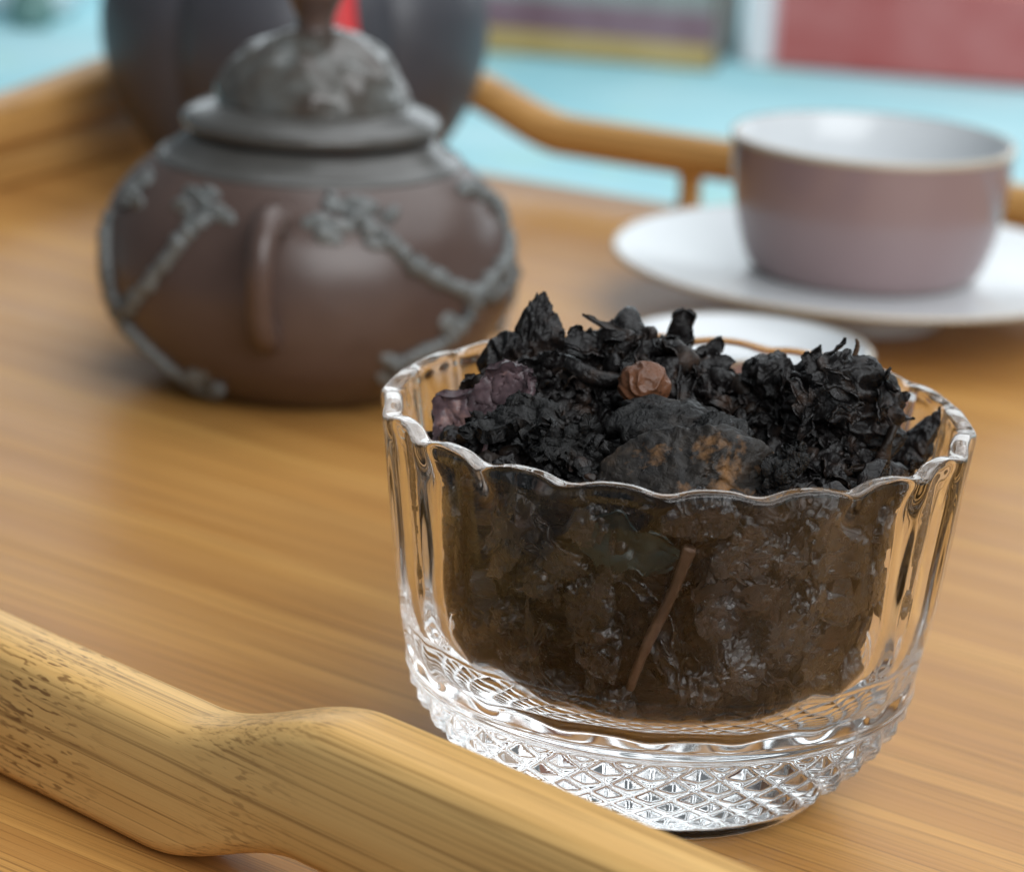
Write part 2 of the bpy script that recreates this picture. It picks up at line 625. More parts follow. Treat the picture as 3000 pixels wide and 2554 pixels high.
# side rail on the left
la, lb = np.array([-163.0, 452.0]), np.array([-232.0, 285.0])
ld = (lb - la) / np.linalg.norm(lb - la)
v, fcs = rail_mesh(180, lambda s: 10.5 + 3.5 * (1 - smoothstep(5, 75, s)), lambda s: 24.5 + 5.0 * (1 - smoothstep(5, 85, s)), 15.0, 3.0, 5.0)
o = obj('side_rail', mesh('side_rail', v, fcs), MAT['rail_far'], tray)
o.location = Vector((la[0], la[1], TZ)) * MM
o.rotation_euler = (0, 0, math.atan2(ld[1], ld[0]))
v, fcs = rail_mesh(180, lambda s: 0.1, lambda s: 10.8 + 3.5 * (1 - smoothstep(5, 75, s)), 6.5, 3.0, 1.0)
o2 = obj('rail_plinth', mesh('rail_plinth', v, fcs), MAT['rail_far'], tray)
o2.location = o.location
o2.rotation_euler = o.rotation_euler

# ------------------------------------------------------------------ glass bowl
NL = 20
PH = R(34.8)
outer_c = [(23.4, 0.0), (25.0, 0.7), (25.9, 2.6), (28.0, 4.6), (31.0, 7.6), (34.2, 11.6), (36.3, 15.6), (37.8, 21.0),
           (39.5, 31.0), (41.2, 46.0), (42.1, 54.2)]
inner_c = [(39.3, 54.6), (37.6, 47.5), (36.0, 38.0), (34.9, 30.5), (33.2, 24.5), (30.2, 20.0), (25.4, 17.2), (17.0, 15.9), (8.0, 15.5), (0.6, 15.4)]
oc = catmull(outer_c, 13)
# dense resample by arc length
seg = np.r_[0, np.cumsum(np.hypot(*np.diff(oc, axis=0).T))]
arc_n = 170
sa_ = np.linspace(0, seg[-1], arc_n)
oc = np.stack([np.interp(sa_, seg, oc[:, 0]), np.interp(sa_, seg, oc[:, 1])], 1)
tang = np.gradient(oc, axis=0)
tang /= np.linalg.norm(tang, axis=1)[:, None]
norm_o = np.stack([tang[:, 1], -tang[:, 0]], 1)
s17 = np.interp(16.8, oc[:, 1], sa_)
rim_c = catmull([(42.1, 54.2), (42.3, 55.4), (42.3, 56.2), (42.0, 56.62), (41.5, 56.74), (40.9, 56.77), (40.3, 56.74), (39.8, 56.5), (39.5, 56.0), (39.3, 54.6)], 4)[1:-1]
ic = catmull(inner_c, 8)
base = [(0.5, 1.9), (12.0, 1.8), (19.5, 1.5), (21.2, 0.6), (22.2, 0.05)]
prof = base + [tuple(p) for p in oc] + [tuple(p) for p in rim_c] + [tuple(p) for p in ic]
nb, no, nr = len(base), len(oc), len(rim_c)
ND = 36


def bowl_mod(az, r, z, i):
    z0 = z.copy()
    lob = 0.52 * np.cos((az - PH) * NL) + 0.10 * np.cos((az - PH) * NL * 2)     # 17 rounded lobes
    if nb <= i < nb + no:
        k = i - nb
        s = sa_[k]
        w = smoothstep(2.4, 3.6, z0) * (1 - smoothstep(15.9, 16.8, z0))
        uu = az * ND / (2 * math.pi)
        vv = (s17 - s) / 5.1
        fa = (uu + vv) % 1.0
        fb = (uu - vv) % 1.0
        da = 0.5 - np.abs(fa - 0.5)
        db = 0.5 - np.abs(fb - 0.5)
        h = 1.7 * np.minimum(da, db) * w
        h = h + 0.45 * np.exp(-((z0 - 17.6) / 0.6) ** 2)
        r = r + h * norm_o[k, 0]
        z = z + h * norm_o[k, 1]
        r = r + lob * (0.30 + 0.55 * smoothstep(22, 56, z0)) * smoothstep(18.5, 22, z0)
    elif nb + no <= i < nb + no + nr:
        t = (i - nb - no) / (nr - 1)
        r = r + lob * (0.85 * (1 - t) + 0.55 * t)
    elif i >= nb + no + nr:
        r = r + lob * 0.55 * smoothstep(49, 56, z0)
    if i >= nb:
        z = z - 0.72 * lob * smoothstep(50, 56, z0)
    return r, z


NA = 540
V, Fc = lathe(prof, NA, bowl_mod)
bowl = obj('glass_bowl', mesh('glass_bowl', V, Fc), MAT['glass'])
tag(bowl, 'clear pressed glass bowl with scalloped rim and diamond cut foot, heaped with black tea', 'bowl')
bowl.location = (0, 0, 0.00025)

ic_z = ic[::-1, 1]
ic_r = ic[::-1, 0]


def r_in(z):
    return np.interp(z, ic_z, ic_r)


def clamp_in(P, gap=0.8):
    """keep points inside the bowl's inner wall below the rim"""
    P = np.array(P, float)
    rr = np.hypot(P[:, 0], P[:, 1])
    lim = r_in(np.clip(P[:, 2], 15.6, 56)) - gap - 0.5 * smoothstep(40, 56, P[:, 2])
    k = np.where((rr > lim) & (P[:, 2] < 60), lim / np.maximum(rr, 1e-6), 1.0)
    P[:, 0] *= k
    P[:, 1] *= k
    fl = np.interp(rr, ic_r, ic_z) + 0.5
    P[:, 2] = np.maximum(P[:, 2], fl)
    return P


# ------------------------------------------------------------------ tea in the bowl
def heap_h(x, y):
    g = lambda cx, cy_, sx, sy: math.exp(-((x - cx) / sx) ** 2 - ((y - cy_) / sy) ** 2)
    z = 49.0 + 15.0 * g(-9, 9, 15, 13) + 12.5 * g(22, 3, 11, 12) + 5.0 * g(2, -22, 20, 10) + 3.8 * g(-20, -10, 10, 12) + 4.0 * g(6, 6, 12, 10)
    r = math.hypot(x, y)
    z -= 9.0 * float(smoothstep(26, 37, r)) * (1.0 if y > -12 else 0.45)
    return z


def lump(size, rough_amp, freq, sub=5, ridged=0.0, seed=0, bendx=0.0, bendy=0.0, sq=1.0, aniso=(1, 1, 1), cuts=0, fine=0.0):
    """an irregular lump: ellipsoid, broken by flat cuts, then wrinkled"""
    V, F = ico(sub)
    S = np.array(size, float) / 2
    if cuts:
        rs = np.random.default_rng(int(seed * 1000) + 17)
        for c in range(cuts):
            nn = rs.normal(size=3)
            nn /= np.linalg.norm(nn)
            d = V @ nn - rs.uniform(0.45, 0.8)
            V = V - np.where(d > 0, d * 0.9, 0)[:, None] * nn
    D = V / np.linalg.norm(V, axis=1)[:, None]
    P = V * S
    off = (seed * 7.3, seed * 2.9, seed * 5.1)
    Q = P * np.array(aniso)
    d = nz(Q, freq, off) + 0.5 * nz(Q, freq * 2.3, off)
    if sub > 3:
        d = d + 0.28 * nz(Q, freq * 5.0, off)
    if ridged:
        w = nz(Q, freq * 0.6, (off[0] + 40, off[1], off[2]))
        rd = 1 - np.abs(nz(Q + 2.2 * w[:, None], freq * 1.5, (off[0] + 11, off[1], off[2]))) * 2.4
        d = d * (1 - ridged) + rd * ridged
    P = P + D * (d * rough_amp)[:, None]
    if fine:
        f1 = nz(P, 0.9, off) + 0.7 * nz(P, 2.0, off) + 0.5 * nz(P, 4.0, off)
        m_ = smoothstep(-0.15, 0.35, nz(P, 0.16, (off[2] + 3, off[0], 9)))
        P = P + D * (f1 * fine * (0.35 + 0.65 * m_))[:, None]
    P[:, 2] += bendx * P[:, 0] ** 2 + bendy * P[:, 1] ** 2
    return P, F


# the mass: a lumpy core plus thousands of crumbs and shreds
nr_, na_ = 46, 150
V, Fc = [], []
for i in range(nr_):
    t = i / (nr_ - 1)
    for j in range(na_):
        a = 2 * math.pi * j / na_
        rmax = 32.6
        rr = rmax * (t ** 0.8) + 0.01
        x, y = rr * math.sin(a), -rr * math.cos(a)
        z = heap_h(x, y) - 1.6
        z += 1.5 * noise.noise((x * 0.28, y * 0.28, 1.0)) + 1.0 * noise.noise((x * 0.7, y * 0.7, 4.0))
        V.append((x, y, z))
side_rows = 30
for i in range(1, side_rows + 1):
    t = i / side_rows
    for j in range(na_):
        a = 2 * math.pi * j / na_
        zt_ = V[(nr_ - 1) * na_ + j][2]
        z = zt_ + (17.2 - zt_) * t
        rr = min(31.0, float(r_in(z)) - 4.6 + 3.4 * float(1 - smoothstep(19, 27, z)))
        p = (rr * math.sin(a), -rr * math.cos(a), z)
        d = 1.3 * noise.noise((p[0] * 0.22, p[1] * 0.22, z * 0.22)) + 0.8 * noise.noise((p[0] * 0.6, p[1] * 0.6, z * 0.6 + 7))
        k = (rr + d - 0.6) / rr
        V.append((p[0] * k, p[1] * k, z))
rows = nr_ + side_rows
for i in range(rows - 1):
    for j in range(na_):
        k = (j + 1) % na_
        Fc.append((i * na_ + j, i * na_ + k, (i + 1) * na_ + k, (i + 1) * na_ + j))
Fc.append(tuple(reversed(range((rows - 1) * na_, rows * na_))))
core_v, core_f = clamp_in(V, 1.2), Fc


def leaf_grid(L, W, curl, bend, twist, crump, nu=12, nv=6, seed=0, thick=0.28):
    """a torn, curled leaf shred lying along X, normal +Z; closed, with a little thickness"""
    off = (seed * 3.17 % 97, seed * 1.71 % 53, seed * 0.93 % 31)
    P = np.zeros((nu, nv, 3))
    for i in range(nu):
        u = -1 + 2 * i / (nu - 1)
        wu = W * 0.5 * (0.26 + 0.74 * max(0.0, 1 - abs(u) ** 3.2)) * (1 + 0.38 * noise.noise((u * 2.3 + off[0], 0.3, off[1])))
        for j in range(nv):
            v = -1 + 2 * j / (nv - 1)
            e = 1 + (0.34 * noise.noise((u * 5.0 + off[1], v * 2, off[2])) if abs(v) > 0.9 else 0)
            yy = v * e * wu
            ph = curl * v * (0.7 + 0.6 * noise.noise((u * 1.5, off[0], 2.0)))
            rad = wu / max(abs(curl), 0.15)
            y = rad * math.sin(ph) if abs(curl) > 0.15 else yy
            z = rad * (1 - math.cos(ph)) if abs(curl) > 0.15 else 0
            x = u * L * 0.5 * (1 + 0.10 * noise.noise((v * 2 + off[2], off[0], 1.0)))
            tw = twist * u
            y, z = y * math.cos(tw) - z * math.sin(tw), y * math.sin(tw) + z * math.cos(tw)
            z += bend * (u * u) * L * 0.25
            q = (x * 0.42 + off[0], y * 0.42 + off[1], z * 0.42 + off[2])
            x += crump * noise.noise(q)
            y += crump * noise.noise((q[0] + 9, q[1], q[2]))
            z += crump * 1.2 * noise.noise((q[0], q[1] + 9, q[2])) + crump * 0.75 * (0.5 - 1.6 * abs(noise.noise((q[0] * 2.1, q[1] * 2.1, q[2] + 5))))
            P[i, j] = (x, y, z)
    A = P.reshape(-1, 3)
    du = np.gradient(P, axis=0)
    dv = np.gradient(P, axis=1)
    N = np.cross(du, dv).reshape(-1, 3)
    N /= np.maximum(np.linalg.norm(N, axis=1)[:, None], 1e-6)
    n = nu * nv
    V = np.vstack([A + N * thick / 2, A - N * thick / 2])
    F = []
    for i in range(nu - 1):
        for j in range(nv - 1):
            a = i * nv + j
            F.append((a, a + nv, a + nv + 1, a + 1))
            F.append((n + a, n + a + 1, n + a + nv + 1, n + a + nv))
    rim_ = [i * nv for i in range(nu)] + [(nu - 1) * nv + j for j in range(1, nv)] + \
           [i * nv + nv - 1 for i in range(nu - 2, -1, -1)] + [j for j in range(nv - 2, 0, -1)]
    for a, b_ in zip(rim_, rim_[1:] + rim_[:1]):
        F.append((a, b_, n + b_, n + a))
    return V, F


def frame_from(nrm, spin, tilt):
    nrm = np.array(nrm, float)
    nrm += tilt * rng.normal(size=3)
    nrm /= np.linalg.norm(nrm)
    a = np.cross(nrm, [0.3, 0.2, 0.93])
    a /= np.linalg.norm(a)
    b_ = np.cross(nrm, a)
    x = a * math.cos(spin) + b_ * math.sin(spin)
    y = np.cross(nrm, x)
    return np.stack([x, y, nrm], 1)


def surf_point(side, deep=True):
    """a random spot on the heap: its top, or its flank behind the glass"""
    if not side:
        while True:
            x, y = rng.uniform(-34, 34, 2)
            if math.hypot(x, y) < 33.8:
                break
        e = 0.5
        z = heap_h(x, y)
        n = np.array([-(heap_h(x + e, y) - heap_h(x - e, y)) / (2 * e), -(heap_h(x, y + e) - heap_h(x, y - e)) / (2 * e), 1.0])
        n /= np.linalg.norm(n)
        return np.array([x, y, z]), n
    a = rng.normal(0, 0.95)
    zmax = heap_h(33 * math.sin(a), -33 * math.cos(a))
    z = rng.uniform(18.5, max(zmax, 44) + 1)
    rr = float(r_in(z)) - (rng.uniform(3.4, 5.0) if deep else rng.uniform(1.0, 2.2))
    return np.array([rr * math.sin(a), -rr * math.cos(a), z]), np.array([math.sin(a), -math.cos(a), -0.1])


mass_v, mass_f, mass_m = [core_v], [core_f], [0] * len(core_f)
mass_n = len(core_v)


def add_to_mass(V, F):
    global mass_n
    _t = 1 if rng.random() < 0.17 else 0
    mass_m.extend([_t] * len(F))
    mass_v.append(V)
    mass_f.append([tuple(i + mass_n for i in f) for f in F])
    mass_n += len(V)


for k in range(2600):
    side = rng.random() < 0.22
    p, n = surf_point(side)
    if rng.random() < 0.55:
        L = float(np.clip(rng.lognormal(1.55 if side else 1.10, 0.42), 1.4, 9.0))
        V, F = leaf_grid(L, L * rng.uniform(0.45, 0.9), rng.uniform(-1.5, 1.5), rng.uniform(-0.5, 0.6), rng.normal(0, 0.4),
                         rng.uniform(0.5, 1.2), 8, 6, seed=k)
        Fm = frame_from(n, rng.uniform(0, 6.28), 0.26 if side else 0.32)
    else:
        L = float(np.clip(rng.lognormal(1.35 if side else 0.85, 0.40), 1.0, 7.5))
        V, F = lump((L, L * rng.uniform(0.5, 0.9), L * rng.uniform(0.4, 0.8)), 0.22 * L, 1.3 / L, 3, ridged=0.5, seed=k * 0.37, cuts=3)
        Fm = frame_from(n, rng.uniform(0, 6.28), 0.5)
    P = V @ Fm.T + p + n * rng.uniform(-0.9, 0.7)
    add_to_mass(clamp_in(P, 4.0 if side else 0.9), F)

# thin twisted shreds and stems over the top
for k in range(240):
    p, n = surf_point(False)
    L = rng.uniform(3.0, 8.0)
    V, F = leaf_grid(L, rng.uniform(0.7, 1.5), rng.uniform(-2.6, 2.6), rng.uniform(-0.6, 0.9), rng.normal(0, 1.2), 0.7, 12, 4, seed=9000 + k, thick=0.3)
    P = V @ frame_from(n, rng.uniform(0, 6.28), 0.38).T + p + n * rng.uniform(-0.2, 1.0)
    add_to_mass(clamp_in(P, 0.9), F)
# wrinkled lumps and folded leaves packed against the flank
for k in range(330):
    a = rng.normal(0, 1.0)
    z = rng.uniform(19.5, 53)
    nrm = np.array([math.sin(a), -math.cos(a), 0.0])
    if k % 2:
        L = rng.uniform(3.5, 7.5)
        V, F = lump((L, L * rng.uniform(0.5, 0.8), L * rng.uniform(0.5, 0.9)), 0.75, 0.34, 4, ridged=0.65, seed=1000 + k * 0.61, cuts=3, fine=0.12)
        depth = L * 0.30 + rng.uniform(2.6, 4.2)
    else:
        L = rng.uniform(5.0, 10.5)
        V, F = leaf_grid(L, L * rng.uniform(0.3, 0.6), rng.uniform(-2.0, 2.0), rng.uniform(-0.3, 0.5), rng.normal(0, 0.4), 1.25, 16, 9, seed=7000 + k, thick=0.4)
        depth = rng.uniform(2.8, 4.6)
    rr = float(r_in(z)) - depth
    P = V @ frame_from(nrm, rng.uniform(0, 6.28), 0.35).T + nrm * rr + np.array([0, 0, z])
    add_to_mass(clamp_in(P, 3.6), F)

mv = np.vstack(mass_v)
mf = [f for fs in mass_f for f in fs]
mass = obj('tea_crumbs', mesh('tea_crumbs', mv, mf), MAT['tea'])
mass.data.materials.append(MAT['tea_brown'])
mass.data.polygons.foreach_set('material_index', mass_m)
tag(mass, 'mass of crumbled black tea packed inside the glass bowl', 'tea', kind='stuff')


def put(name, V, F, mat, loc=None, rot=None, label=None, cat=None, group=None, clamp=True, smooth=True):
    """bakes rotation and place into the mesh, origin at the thing's middle"""
    P = np.array(V, float)
    if rot is not None:
        P = P @ rotm(rot).T
    if loc is not None:
        P = P + np.array(loc, float)
    if clamp:
        P = clamp_in(P)
    c = P.mean(axis=0)
    o = obj(name, mesh(name, P - c, F, smooth), mat)
    o.location = Vector(c) * MM
    if label:
        tag(o, label, cat, group)
    return o


# single leaves one can pick out of the heap
for k in range(64):
    side = k % 2 == 0
    while True:
        p, n = surf_point(side, False)
        if side and (p[1] > -8 or abs(p[0] + 0.5) < 6):
            continue
        if not side and -30 < p[1] < -8 and -28 < p[0] < 18:
            continue
        break
    L = rng.uniform(5.5, 10.5)
    V, F = leaf_grid(L, L * rng.uniform(0.32, 0.62), rng.uniform(-2.4, 2.4), rng.uniform(-0.4, 0.7), rng.normal(0, 0.5),
                     rng.uniform(0.6, 1.2), 16, 8, seed=5000 + k, thick=0.35)
    Fm = frame_from(n, rng.uniform(0, 6.28), 0.24 if side else 0.34)
    P = V @ Fm.T + p + n * rng.uniform(0.0, 0.9)
    put('tea_leaf', P, F, MAT['tea_brown'] if rng.random() < 0.22 else (MAT['tea_wall'] if side else MAT['tea']),
        label='curled black tea leaf lying loose among the tea heaped in the bowl', cat='tea leaf', group='loose tea leaves in the bowl')


# brown seed
V, F = lump((7.2, 6.2, 6.2), 0.60, 0.30, 6, ridged=0.7, seed=3, fine=0.12)
put('brown_seed', V, F, MAT['seed'], (-4.8, -5.5, 61.4), (0.3, 0.2, 0.5), 'round brown seed sitting in the middle of the black tea heap', 'seed')


def peel_slab(L, W, T, domex, domey, seed, torn=1.0, nu=60, nv=40):
    """a thick curved shard of rind: smooth pitted outside, torn rim"""
    th = np.linspace(0, 2 * math.pi, nu, endpoint=False)
    off = seed * 3.7
    edge = np.array([1 + 0.34 * noise.noise((math.cos(t) * 1.6 + off, math.sin(t) * 1.6, 1.0)) + 0.10 * torn * noise.noise((math.cos(t) * 6 + off, math.sin(t) * 6, 3.0))
                     + 0.05 * torn * noise.noise((math.cos(t) * 16 + off, math.sin(t) * 16, 5.0)) for t in th])
    V, F = [], []

    def zc(x, y):
        return -domex * x * x - domey * y * y

    rings = nv
    for layer in (0, 1):
        for i in range(1, rings + 1):
            q = i / rings
            for k, t in enumerate(th):
                c, sn = math.cos(t), math.sin(t)
                ex = abs(c) ** 0.8 * math.copysign(1, c)
                ey = abs(sn) ** 0.8 * math.copysign(1, sn)
                sh = 1.0 if layer == 0 else 0.90
                x, y = ex * L / 2 * q * edge[k] * sh, ey * W / 2 * q * edge[k] * sh
                z = zc(x, y) + 0.8 * noise.noise((x * 0.25 + off, y * 0.25, 2)) - 0.55 * max(0.0, 1 - 5 * abs(noise.noise((x * 0.28 + off, y * 0.34, 8))))
                rnd = T * 0.5 * (1 - max(0.0, 1 - ((q - 0.88) / 0.12) ** 2 if q > 0.88 else 1.0) ** 0.5) if q > 0.88 else 0.0
                if layer == 0:
                    z += T / 2 - rnd * 0.7 + 0.10 * noise.noise((x * 1.6, y * 1.6, off)) + 0.06 * noise.noise((x * 3.6, y * 3.6, off))
                else:
                    z -= T / 2 - rnd * 0.7 + 0.7 * torn * noise.noise((x * 0.8, y * 0.8, off + 4)) + 0.35 * torn * noise.noise((x * 2.4, y * 2.4, off + 4))
                V.append((x, y, z))
    n1 = rings * nu
    for layer in (0, 1):
        o_ = layer * n1
        for i in range(rings - 1):
            for k in range(nu):
                m_ = (k + 1) % nu
                f_ = (o_ + i * nu + k, o_ + (i + 1) * nu + k, o_ + (i + 1) * nu + m_, o_ + i * nu + m_)
                F.append(f_ if layer == 0 else f_[::-1])
        V.append((0, 0, zc(0, 0) + (T / 2 if layer == 0 else -T / 2)))
        c_ = 2 * n1 + layer if layer == 1 else None
    V = np.array(V)
    # centre points were appended after each layer's loop at the end
    ctop, cbot = 2 * n1, 2 * n1 + 1
    for k in range(nu):
        m_ = (k + 1) % nu
        F.append((ctop, k, m_))
        F.append((cbot, n1 + m_, n1 + k))
        a, b_ = (rings - 1) * nu + k, (rings - 1) * nu + m_
        F.append((a, n1 + a, n1 + b_, b_))
    return V, F


# bent slab of dried peel under the seed
V, F = peel_slab(16.5, 10.5, 2.8, 0.030, 0.060, 5)
put('dried_peel', V, F, MAT['peel'], (-1.0, -13.6, 59.4), (0.40, 0.02, 0.06), 'smooth black bent slab of dried peel just below the brown seed', 'peel')
V, F = lump((9.5, 6.0, 5.0), 1.0, 0.35, 6, ridged=0.5, seed=15, cuts=4, fine=0.30)
put('dried_peel', V, F, MAT['peel'], (5.6, -15.5, 57.8), (0.2, 0.1, 0.2), 'torn rough end of dried peel beside the smooth bent slab', 'peel')

# big lumpy peel at the front
V, F = lump((25.5, 13.0, 12.0), 1.1, 0.20, 6, ridged=0.25, seed=8, bendx=-0.006, cuts=5, fine=0.34)
put('dried_peel', V, F, MAT['peel_ochre'], (2.6, -25.0, 55.0), (0.15, -0.06, 0.03), 'large lumpy peel with rusty ochre patch behind the front rim', 'peel')
V, F = leaf_grid(13.0, 9.0, 0.6, 0.1, 0.2, 1.3, 44, 30, seed=209, thick=1.8)
put('dried_peel', V, F, MAT['peel'], (13.6, -27.2, 53.6), (1.2, -1.25, 0.25), 'small grey black wedge of peel to the right of the ochre lump', 'peel')

# peels at front left
V, F = leaf_grid(15.0, 9.5, -0.9, -0.45, 0.1, 1.5, 52, 36, seed=211, thick=1.9)
put('dried_peel', V, F, MAT['peel'], (-21.8, -16.8, 57.6), (0.34, -0.12, 0.10), 'arched matt black peel shard below the mauve pith piece', 'peel')
V, F = leaf_grid(12.0, 10.0, -1.0, -0.3, 0.2, 1.7, 48, 36, seed=212, thick=2.0)
put('dried_peel', V, F, MAT['peel'], (-14.2, -20.8, 55.2), (0.95, 0.30, 0.3), 'blunt matt black peel lump between the arched shard and the ochre lump', 'peel')
V, F = lump((12.0, 7.0, 6.0), 1.0, 0.3, 6, ridged=0.6, seed=13, cuts=5, fine=0.2)
put('dried_peel', V, F, MAT['tea'], (-22.5, -22.0, 51.5), (0.1, 0.1, 0.5), 'glossy black peel scrap tucked under the arched shard', 'peel')
# mauve pith
V, F = leaf_grid(18.5, 12.0, 0.9, 0.15, 0.2, 0.6, 60, 40, seed=214, thick=1.2)
put('peel_pith', V, F, MAT['mauve'], (-27.0, -7.2, 55.8), (0.85, -0.80, 0.10), 'mauve pink pith side of a peel leaning against the left wall of the bowl', 'peel')
V, F = leaf_grid(19.0, 9.0, 0.7, 0.15, 0.2, 1.0, 60, 36, seed=216, thick=1.4)
put('dried_peel', V, F, MAT['tea_brown'], (-29.6, -3.6, 54.6), (0.90, -0.86, 0.05), 'brown leathery strip behind the mauve pith piece', 'peel')
V, F = leaf_grid(13, 8, 1.0, 0.3, 0.3, 1.6, 26, 16, seed=71, thick=0.7)
put('tea_leaf', V, F, MAT['tea'], (-22.6, -2.6, 60.0), (0.9, -0.5, 0.3), 'dark folded leaf overhanging the mauve pith piece', 'tea leaf')

# upright pointed leaf
V, F = lump((12.5, 8.0, 21.0), 1.7, 0.30, 6, ridged=0.6, seed=42, cuts=8, fine=0.30)
tz = (V[:, 2] + 10.5) / 21.0
V[:, 0] = V[:, 0] * (1.12 - 0.72 * np.clip(tz, 0, 1)) + 5.0 * (tz - 0.5)
V[:, 1] = V[:, 1] * (1.05 - 0.70 * np.clip(tz, 0, 1))
put('tea_leaf', V, F, MAT['tea'], (-22.4, 9.5, 61.6), None, 'tall pointed black leaf sticking up highest above the heap', 'tea leaf', clamp=False)
V, F = lump((8.0, 7.0, 9.0), 1.3, 0.32, 6, ridged=0.6, seed=43, cuts=3, fine=0.2)
put('tea_clump', V, F, MAT['tea'], (-25.0, 9.0, 59.2), (0, 0.3, 0), 'knobbly black tea clump at the foot of the tall pointed leaf', 'tea clump')
# upright leaf behind
V, F = leaf_grid(10, 5.5, 0.9, 0.1, 0.2, 0.6, 20, 10, seed=47, thick=0.5)
put('tea_leaf', V, F, MAT['tea'], (-0.3, 17.5, 62.2), (1.45, -1.45, 0.0), 'dark upright leaf standing against the white dish behind the bowl', 'tea leaf', clamp=False)
V, F = leaf_grid(6.5, 4.2, 1.4, 0.3, 0.5, 0.9, 16, 8, seed=48, thick=0.4)
put('tea_leaf', V, F, MAT['tea'], (3.6, 14.5, 61.0), (0.9, -0.5, 0.6), 'small notched leaf at the saddle between the two heaps', 'tea leaf', clamp=False)
# curled rolls on the left mound
pa = catmull([(-17, 2, 62.5), (-14.5, 0.5, 61.2), (-11, -0.5, 60.4), (-8, 0, 60.6)], 8)
V, F = tube(pa, np.interp(np.linspace(0, 1, len(pa)), [0, 0.2, 0.8, 1], [0.8, 1.35, 1.2, 0.6]), 12, jag=0.15)
put('tea_leaf', V, F, MAT['tea'], label='tightly rolled black leaf below the crest of the left heap', cat='tea leaf')
V, F = leaf_grid(10.5, 8, 1.1, 0.35, 0.2, 1.1, 22, 12, seed=52, thick=0.45)
put('tea_leaf', V, F, MAT['tea'], (-12.0, 4.5, 64.0), (0.85, 0.1, 0.2), 'broad cupped leaf facing out on the left heap above the roll', 'tea leaf')
V, F = leaf_grid(9, 2.0, 0.8, 0.2, 0.4, 0.4, 18, 6, seed=53, thick=0.4)
put('tea_leaf', V, F, MAT['tea_brown'], (-10.5, 6.5, 66.2), (0.2, 0.25, -0.3), 'thin brown leaf strip on the crest of the left heap', 'tea leaf')

# big wrinkled clump at the right
V, F = lump((17.5, 15.0, 17.0), 2.0, 0.22, 6, ridged=0.75, seed=21, aniso=(0.8, 0.8, 1.6), cuts=5, fine=0.12)
clump = put('tea_clump', V, F, MAT['tea'], (22.8, -1.0, 57.8), (0.15, 0.1, -0.3), 'large deeply wrinkled black tea clump at the right side of the heap', 'tea clump')
V, F = lump((9.5, 8.0, 7.5), 1.3, 0.34, 6, ridged=0.7, seed=22, cuts=4, fine=0.25)
put('tea_clump', V, F, MAT['tea'], (14.2, 3.6, 60.2), (0.1, 0.4, 0.2), 'smaller crumbly clump left of the large wrinkled one', 'tea clump')
for k in range(26):
    a, e = rng.uniform(0, 6.28), rng.uniform(-0.1, 1.35)
    n = np.array([math.cos(a) * math.cos(e), math.sin(a) * math.cos(e) - 0.2, math.sin(e)])
    p = np.array([22.8, -1.0, 57.8]) + n * np.array([8.6, 7.4, 8.3])
    L = rng.uniform(4.0, 8.0)
    V, F = leaf_grid(L, L * rng.uniform(0.3, 0.5), rng.uniform(-2.2, 2.2), rng.uniform(-0.3, 0.9), rng.normal(0, 0.6), 0.9, 16, 8, seed=900 + k, thick=0.35)
    P = V @ frame_from(n, rng.uniform(0, 6.28), 0.45).T + p
    P = clamp_in(P) - np.array(clump.location) / MM
    obj('shred', mesh('shred', P, F), MAT['tea'], clump)
# slanting stalk on the clump
pa = catmull([(30.6, -6.5, 58.2), (29.6, -7.6, 55.0), (28.8, -8.4, 50.8)], 8)
V, F = tube(pa, np.linspace(1.0, 1.25, len(pa)), 10, squash=0.6, jag=0.2)
put('tea_stalk', V, F, MAT['tea_brown'], label='flat brown stalk hanging down the side of the wrinkled clump', cat='stalk')
pa = catmull([(24.6, 1.5, 65.2), (25.0, 1.2, 67.4), (24.7, 1.0, 68.4)], 6)
V, F = tube(pa, np.linspace(0.5, 0.18, len(pa)), 8, jag=0.2)
put('tea_stalk', V, F, MAT['twig'], label='tiny pale stalk poking up from the top of the wrinkled clump', cat='stalk')
# strip leaning at the far right wall
V, F = lump((17.0, 5.6, 4.2), 0.9, 0.34, 6, ridged=0.4, seed=25, cuts=4, fine=0.3)
put('dried_peel', V, F, MAT['tea'], (34.6, 3.5, 51.8), (0.0, -0.85, 0.25), 'rough black peel strip leaning against the right wall of the bowl', 'peel')

# pieces pressed against the front of the glass
def on_wall(az, z, gap=1.6):
    rr = float(r_in(z)) - gap
    return np.array([rr * math.sin(az), -rr * math.cos(az), z])


pa = catmull([on_wall(0.075, 48.3, 1.5), on_wall(0.035, 43.0, 1.4), on_wall(-0.01, 38.0, 1.35), on_wall(-0.07, 31.0, 1.35), on_wall(-0.105, 26.6, 1.4)], 10)
tt = np.linspace(0, 1, len(pa))
V, F = tube(pa, np.interp(tt, [0, 0.03, 0.10, 0.30, 0.32, 0.36, 1], [0.95, 1.15, 0.90, 0.72, 0.92, 0.66, 0.62]), 14, jag=0.14)
put('twig', V, F, MAT['twig'], label='slim brown twig with a cut end pressed upright against the front glass', cat='twig')
pa = catmull([on_wall(0.55, 45.5, 1.8), on_wall(0.60, 42.5, 1.8), on_wall(0.68, 39.6, 1.8), on_wall(0.76, 38.0, 1.9)], 9)
V, F = tube(pa, np.linspace(0.55, 0.75, len(pa)), 10, jag=0.2)
put('twig', V, F, MAT['tea_brown'], label='short dark bent twig against the glass right of the slim brown one', cat='twig')


